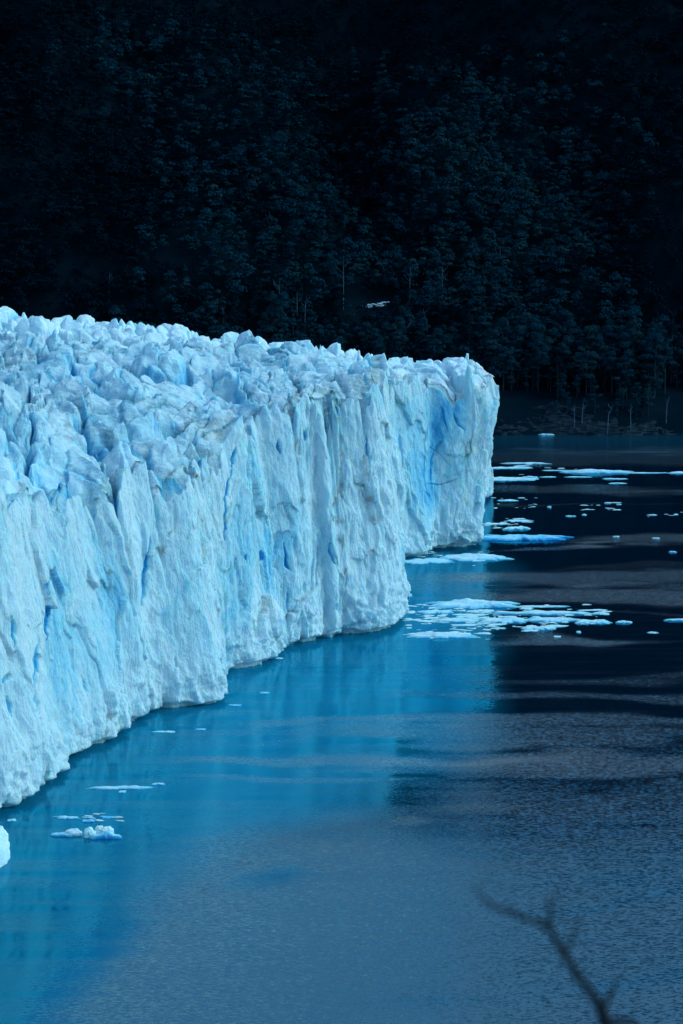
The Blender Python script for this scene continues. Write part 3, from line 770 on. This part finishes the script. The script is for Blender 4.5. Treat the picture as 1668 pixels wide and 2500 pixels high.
# ------------------------------------------------------------------ floating ice
def floe_mesh(seed, W, D, Hh, lumps=3, res=None, blueness=0.12, flat=0.5, name='ice_floe'):
    """an irregular raft W wide, D deep, Hh high, with lumps; closed underneath"""
    rng = np.random.default_rng(seed)
    na = 64 if W > 6 else 28; nr = 26 if W > 6 else 9
    an = np.linspace(0, 2 * math.pi, na, endpoint=False); rr = np.linspace(0, 1, nr) ** 0.8
    A, R = np.meshgrid(an, rr, indexing='ij')
    ca, sa = np.cos(A), np.sin(A)
    out_ = 1 + 0.26 * vnoise(ca * 1.7 + seed, sa * 1.7, seed=seed) + 0.26 * vnoise(ca * 4 + seed, sa * 4, seed=seed + 1) + 0.20 * vnoise(ca * 9, sa * 9 + seed, seed=seed + 2)
    x = ca * R * out_ * W / 2; y = np.sign(sa) * np.abs(sa) ** 0.6 * R * out_ * D / 2
    edge = sstep(1.0, 0.72, R)
    z = Hh * (flat * edge ** 0.6)
    for k in range(lumps):
        lx, ly = rng.uniform(-.75, .75) * W / 2, rng.uniform(-.4, .6) * D / 2
        lw, lh = rng.uniform(.10, .30), rng.uniform(.45, 1.0)
        if k == 0: lh = 1.0; lx *= .6
        d2 = ((x - lx) / (lw * W)) ** 2 + ((y - ly) / (max(lw, .25) * D)) ** 2
        z = z + 0.5 * Hh * (lh - flat * .6) * np.exp(-d2 * 1.6) * edge ** .5
    s = max(min(W * .09, 1.6), .15)
    z = z + edge ** .5 * Hh * (0.16 * fbm(x / s, y / s, seed=seed + 5, oct=3) + .14 * (worley(x / (2 * s) + seed, y / (2 * s), seed=seed)[2] - .5))
    z = np.maximum(z, -0.02)
    z[:, -1] = -0.35
    z = np.where(z > 0, z * .75, z)
    V = np.stack([x, y, z], -1).reshape(-1, 3)
    F = []
    for i in range(na):
        j = (i + 1) % na
        for k in range(nr - 1):
            F.append([i * nr + k, i * nr + k + 1, j * nr + k + 1, j * nr + k])
    F = np.array(F)
    bl = blueness + 0.14 + 0.45 * sstep(.7, 1, R.ravel()) + 0.1 * vnoise(x.ravel() / (W * .12), y.ravel() / (W * .12), seed=seed + 9)
    return mesh_np(name, V, F, MAT_FLOE, False, {'blue': bl, 'dirt': 0 * bl})

# (x0, x1, y_top, y_bottom, height m, lumps, blue, label)
BIG = [
 (1098, 1248, 1346, 1369, 1.3, 4, .16, 'flat white floe with a raised right end at the foot of the glacier tip'),
 (985, 1108, 1360, 1379, .35, 2, .30, 'low slushy strip of ice in front of the cliff foot, left of the flat floe'),
 (1168, 1376, 1297, 1322, 1.8, 3, .46, 'long smooth azure floe tapering to a point right of the glacier tip'),
 (1229, 1294, 1281, 1294, 1.2, 4, .12, 'lumpy white floe lying right behind the long azure one'),
 (1183, 1240, 1275, 1282, .4, 2, .12, 'thin white strip of ice behind the lumpy floe, against the glacier'),
 (1245, 1298, 1267, 1274, .4, 3, .12, 'thin row of ice lumps floating behind the lumpy white floe'),
 (1044, 1276, 1458, 1486, 1.6, 5, .18, 'largest floe of the ice belt, long and smooth along its back edge'),
 (1262, 1378, 1477, 1483, .45, 3, .14, 'thin pointed strip trailing right from the largest floe of the belt'),
 (1234, 1442, 1488, 1501, 1.0, 4, .14, 'long narrow white floe in the middle of the ice belt'),
 (1166, 1300, 1502, 1522, .9, 6, .14, 'broken white floe with rough lumps in the centre of the ice belt'),
 (1290, 1400, 1503, 1519, .9, 5, .14, 'rough white floe right of centre in the ice belt'),
 (1395, 1492, 1507, 1524, .9, 3, .16, 'wide flat floe near the right end of the ice belt'),
 (1506, 1545, 1512, 1523, .9, 2, .14, 'separate small floe with a raised end off the right tip of the belt'),
 (1273, 1354, 1526, 1539, .7, 4, .14, 'narrow white floe along the front of the ice belt'),
 (996, 1162, 1541, 1559, 1.0, 5, .16, 'long white floe nearest in front of the belt, beside the promontory'),
 (1030, 1110, 1485, 1500, .8, 5, .18, 'rough pale floe between the promontory and the largest floe'),
 (1060, 1175, 1506, 1519, .6, 5, .18, 'ragged pale floe low in the left half of the ice belt'),
 (1626, 1700, 1509, 1517, .8, 2, .30, 'blue white floe cut by the right edge of the picture'),
 (984, 1008, 1449, 1459, 1.6, 2, .16, 'small white lump of ice touching the end of the promontory'),
 (1380, 1540, 1143, 1156, 1.5, 6, .12, 'long lumpy white line of ice far out on the lake'),
 (1330, 1392, 1146, 1150, .4, 2, .12, 'thin left tail of the far line of ice'),
 (1530, 1640, 1152, 1156, .4, 2, .12, 'thin right tail of the far line of ice'),
 (1640, 1700, 1150, 1157, .8, 3, .12, 'lumpy far floe at the right edge of the picture'),
 (1176, 1300, 1162, 1174, .9, 5, .12, 'broad white floe far out, its left end behind the glacier'),
 (1275, 1318, 1160, 1168, 1.0, 2, .12, 'rounded white floe at the right end of the broad far one'),
 (1320, 1358, 1162, 1166, .5, 2, .12, 'thin far floe just right of the rounded one'),
 (1380, 1442, 1162, 1166, .5, 2, .12, 'thin far floe below the left end of the long lumpy line'),
 (1475, 1535, 1166, 1171, .5, 3, .12, 'thin far floe below the right end of the long lumpy line'),
 (1238, 1336, 1127, 1133, .6, 3, .12, 'farthest thin streak of ice beyond the broad far floe'),
 (1176, 1296, 1138, 1145, .6, 4, .12, 'thin streak of ice between the farthest one and the broad far floe'),
 (1320, 1354, 1057, 1063, 1.0, 3, .12, 'small berg below the far rocky shore, left of its two neighbours'),
 (1368, 1382, 1056, 1060, 1.0, 2, .12, 'tiny middle one of the bergs below the far rocky shore'),
 (1386, 1413, 1057, 1062, .9, 2, .12, 'small domed berg right of its neighbours below the far rocky shore'),
 (1213, 1262, 1218, 1224, .6, 4, .12, 'loose cluster strip of ice right of the glacier bulge'),
 (1337, 1348, 1234, 1240, .8, 1, .12, 'single round lump alone on the dark calm water'),
 (1382, 1406, 1257, 1262, .5, 2, .12, 'flat sliver on the dark water below the round lump'),
 (1422, 1434, 1255, 1259, .6, 1, .12, 'small lump just right of the flat sliver'),
 (1477, 1492, 1225, 1230, .7, 1, .12, 'small white lump high on the dark calm water'),
 (1505, 1518, 1229, 1233, .5, 1, .12, 'small flat piece right of the high white lump'),
 (1582, 1604, 1256, 1259, .4, 2, .12, 'thin sliver towards the right edge on the dark water'),
 (1645, 1657, 1254, 1258, .5, 1, .12, 'small piece at the right edge on the dark water'),
 (1497, 1514, 1309, 1312, .4, 1, .12, 'thin piece on the edge of the light ripples right of the azure floe'),
 (1595, 1612, 1312, 1316, .5, 1, .12, 'thin piece at the edge of the light ripples near the right side'),
 (1635, 1653, 1345, 1350, .6, 2, .35, 'bluish little piece low by the right edge above the grey band'),
 (1352, 1370, 1553, 1557, .4, 1, .12, 'thin piece on the black water in front of the ice belt'),
 (1408, 1421, 1541, 1546, .6, 1, .12, 'small lump on the black water before the wide flat floe'),
 (1584, 1610, 1543, 1547, .3, 2, .12, 'thin piece on the black water far right of the belt'),
 (220, 366, 1918, 1928, .5, 5, .30, 'long thin bluish floe close under the near cliff'),
 (370, 400, 1911, 1918, .25, 2, .45, 'faint bluish sliver off the right end of the long thin floe'),
 (288, 308, 1931, 1937, .25, 1, .35, 'tiny sliver just below the long thin bluish floe'),
 (131, 196, 1995, 2001, .4, 5, .35, 'thin floe with a beaded top edge near the lower left'),
 (194, 236, 2001, 2009, .4, 2, .62, 'dark blue clear sliver joined to the beaded floe'),
 (121, 194, 2029, 2044, .9, 2, .40, 'submerged looking blue floe with a white lump on its right'),
 (203, 288, 2030, 2050, 1.3, 2, .40, 'blue floe with two rounded white knobs in the lower left'),
 (238, 284, 1992, 2000, .25, 2, .60, 'dark clear patch of thin ice above the knobbed floe'),
 (16, 40, 2003, 2007, .25, 1, .40, 'small thin sliver at the left edge below the cliff'),
 (371, 434, 1784, 1790, .3, 2, .30, 'pale thin floe lying under the scalloped middle of the cliff'),
 (478, 505, 1779, 1784, .2, 1, .60, 'dark thin sliver right of the pale thin floe'),
 (556, 592, 1718, 1725, .25, 2, .62, 'dark thin raft below the step in the cliff foot'),
 (632, 658, 1689, 1694, .2, 1, .40, 'faint thin sliver out from the dark raft'),
 (660, 694, 1584, 1590, .4, 2, .12, 'small white piece close to the inner corner of the cliff foot'),
 (672, 690, 1606, 1610, .25, 1, .30, 'small pale sliver just out from the inner corner of the cliff foot'),
]
for i, (x0, x1, y0, y1, hh, lm, bl, lab) in enumerate(BIG):
    cx = (x0 + x1) / 2
    a = ground(cx, y1 - 0.5); hpx = hh * 0.8 * FPX / a[1]
    b = ground(cx, max(min(y0 + hpx, y1 - 1.6), y0 + 0.3))
    dpt = max(b[1] - a[1], 1.5); W = (x1 - x0) / FPX * a[1] * 1.02
    o_ = link('ice_floe', floe_mesh(1000 + i, W, dpt, hh, lm, blueness=bl), loc=(a[0], a[1] + dpt / 2, 0))
    tag(o_, lab, 'ice floe', 'ice floes on the lake')
# rounded knobs and the low berg at the left edge
def lump_mesh(seed, rx, ry, rz, name, blueness=.05, nu=40, nv=26, rough=.28):
    u = np.linspace(0, 2 * math.pi, nu, endpoint=False); v = np.linspace(-0.35, math.pi / 2, nv)
    U, Vv = np.meshgrid(u, v, indexing='ij')
    X_, Y_, Z_ = np.cos(U) * np.cos(Vv), np.sin(U) * np.cos(Vv), np.sin(Vv)
    r = 1 + rough * fbm(X_ * 1.8 + seed, Y_ * 1.8, Z_ * 1.8, seed=seed, oct=4) + .12 * (worley(U * 2.5, Vv * 3, seed=seed)[2] - .5)
    V = np.stack([X_ * r * rx, Y_ * r * ry, Z_ * r * rz], -1).reshape(-1, 3)
    F = []
    for i in range(nu):
        j = (i + 1) % nu
        for k in range(nv - 1): F.append([i * nv + k, j * nv + k, j * nv + k + 1, i * nv + k + 1])
    bl = blueness + .12 * vnoise(X_.ravel() * 3, Y_.ravel() * 3, Z_.ravel() * 3, seed)
    return mesh_np(name, V, np.array(F), MAT_FLOE, False, {'blue': bl, 'dirt': 0 * bl})
knobbed = [o for o in COL.objects if o.get('label', '').startswith('blue floe with two rounded')][0]
for k, (px, py, r_) in enumerate([(246, 2037, .95), (262, 2038, 1.05), (219, 2043, 1.0)]):
    g = ground(px, py) - np.array(knobbed.location)
    link('ice_knob', lump_mesh(60 + k, r_, r_, r_ * 1.05, 'ice_knob', -.1 if k < 2 else .25), knobbed, (g[0], g[1], 0.35))
sub = [o for o in COL.objects if o.get('label', '').startswith('submerged looking')][0]
g = ground(180, 2038) - np.array(sub.location)
link('ice_knob', lump_mesh(66, 1.5, .9, .75, 'ice_knob', 0), sub, (g[0], g[1], .2))
g = ground(-40, 2140)
bb_ = link('ice_block', lump_mesh(71, 2.6, 7.0, 5.6, 'ice_block', .15, 90, 60, .25), loc=(g[0] - .3, g[1] + 8, -0.3))
tag(bb_, 'jagged white block of ice cut by the left edge, standing lower than the cliff', 'ice block')

# scattered fragments
small = [floe_mesh(2000 + k, 2.2, 2.4, .55, 2, blueness=.12, name='ice_fragment') for k in range(8)]
def scatter(n, x0, x1, y0, y1, smin, smax, lab, grp, seed, dens=None):
    r = random.Random(seed); c = 0
    while c < n:
        px, py = r.uniform(x0, x1), r.uniform(y0, y1)
        if dens and r.random() > dens(px, py): continue
        g = ground(px, py); s = smin + (smax - smin) * r.random() ** 2.2
        o_ = link('ice_fragment', small[r.randrange(8)], loc=(g[0], g[1], 0))
        o_.scale = (s * r.uniform(.8, 2.6), s * r.uniform(.5, 1.2), s * r.uniform(.25, .6)); o_.rotation_euler = (0, 0, r.uniform(-.5, .5))
        tag(o_, lab, 'ice fragment', grp); c += 1
belt = lambda px, py: (1 - abs((py - 1506) / 38) ** 2) * (1 if px < 1180 else max(0.15, 1 - (px - 1180) / 420))
scatter(180, 990, 1480, 1474, 1550, .25, 1.3, 'small white ice fragment among the floes of the ice belt beside the promontory', 'fragments of the ice belt', 1, belt)
scatter(18, 1000, 1200, 1536, 1562, .35, 1.2, 'small ice fragment around the long floe nearest in front of the belt', 'fragments in front of the belt', 2)
scatter(10, 1185, 1560, 1130, 1182, .4, 1.6, 'tiny white ice fragment around the far lines of ice', 'fragments of the far lines of ice', 3)
scatter(16, 1200, 1310, 1214, 1242, .3, 1.0, 'tiny ice fragment drifting right of the glacier bulge', 'fragments off the glacier bulge', 4)
scatter(12, 1405, 1540, 1226, 1246, .3, .9, 'tiny ice fragment on the dark calm water around the high white lump', 'fragments on the calm water', 5)
scatter(18, 1180, 1300, 1262, 1290, .4, 1.2, 'small ice fragment around the lumpy floe behind the azure one', 'fragments near the azure floe', 6)
scatter(20, 990, 1180, 1345, 1382, .4, 1.1, 'small ice fragment in the slush at the cliff foot', 'fragments at the cliff foot', 7)
scatter(4, 1560, 1665, 1250, 1262, .3, .7, 'tiny ice fragment on the dark water by the right edge', 'fragments by the right edge', 8)
scatter(10, 215, 300, 1985, 2012, .2, .5, 'tiny bluish ice fragment above the knobbed floe', 'fragments near the knobbed floe', 9)

# ------------------------------------------------------------------ near hillside and the bare branch
hx = np.linspace(-60, 60, 60); hy = np.linspace(-40, 110, 80)
HX, HY = np.meshgrid(hx, hy, indexing='ij')
HZ = 98.3 - np.maximum(HY, -4) * 0.95 * sstep(-3, 6, HY) + 0.35 * fbm(HX / 3, HY / 3, seed=160) - 0.3 + np.minimum(0, 0)
HZ = HZ + 0.0 * HX
hs = link('hillside', mesh_np('hillside', np.stack([HX, HY, HZ], -1).reshape(-1, 3), grid_faces(60, 80), MAT_SOIL, True))
tag(hs, 'steep hillside below the viewpoint', kind='structure')
TW = 2.9
def tp(px, py, dd=0.0):
    dx = (px - CX) / FPX; dy = (py - CY) / FPX
    t = (TW + dd)
    return (dx * t, (CP - dy * SP) * t, CAM_H + (-SP - dy * CP) * t)
def hz(x, y): return 98.0 - max(y, -4) * 0.95
root = tp(1600, 3100, .1)
parts = [tube([(root[0] + .25, root[1] + .05, hz(0, root[1]) - .2), (root[0] + .12, root[1], (root[2] + hz(0, root[1])) / 2), root, tp(1520, 2640), tp(1483, 2520), tp(1474, 2480), tp(1460, 2448), tp(1434, 2412), tp(1408, 2378), tp(1388, 2344), tp(1376, 2327), tp(1356, 2290), tp(1339, 2263), tp(1332, 2248)],
              [.020, .018, .014, .0110, .0095, .0098, .0072, .0064, .0066, .0060, .0066, .0050, .0046, .0030], 8),
         tube([tp(1339, 2263), tp(1316, 2252), tp(1290, 2246), tp(1261, 2233), tp(1232, 2224), tp(1206, 2213), tp(1182, 2192), tp(1165, 2176), tp(1158, 2158)], [.0040, .0040, .0036, .0036, .0030, .0026, .0022, .0016, .0008], 7),
         tube([tp(1206, 2213), tp(1190, 2212), tp(1172, 2204)], [.0018, .0014, .0006], 6), tube([tp(1261, 2233), tp(1246, 2214), tp(1238, 2196)], [.0018, .0012, .0006], 6),
         tube([tp(1339, 2263), tp(1346, 2240), tp(1344, 2220), tp(1338, 2204), tp(1348, 2192), tp(1364, 2184), tp(1378, 2170)], [.0040, .0034, .0034, .0028, .0022, .0018, .0009], 7),
         tube([tp(1380, 2330), tp(1392, 2306), tp(1401, 2286), tp(1408, 2266), tp(1412, 2249), tp(1418, 2230)], [.0034, .0030, .0027, .0022, .0018, .0009], 7),
         tube([tp(1466, 2466), tp(1480, 2452), tp(1488, 2436), tp(1495, 2423), tp(1506, 2396), tp(1508, 2384)], [.0060, .0046, .0044, .0036, .0028, .0012], 7),
         tube([tp(1480, 2500), tp(1504, 2494), tp(1530, 2493), tp(1560, 2504)], [.006, .0055, .0055, .004], 7)]
v, f = join(parts)
br = link('bare_branch', mesh_np('bare_branch', v, f, MAT_TWIG, True))
tag(br, 'dark leafless forked branch, out of focus, in front of the water at the lower right', 'branch')
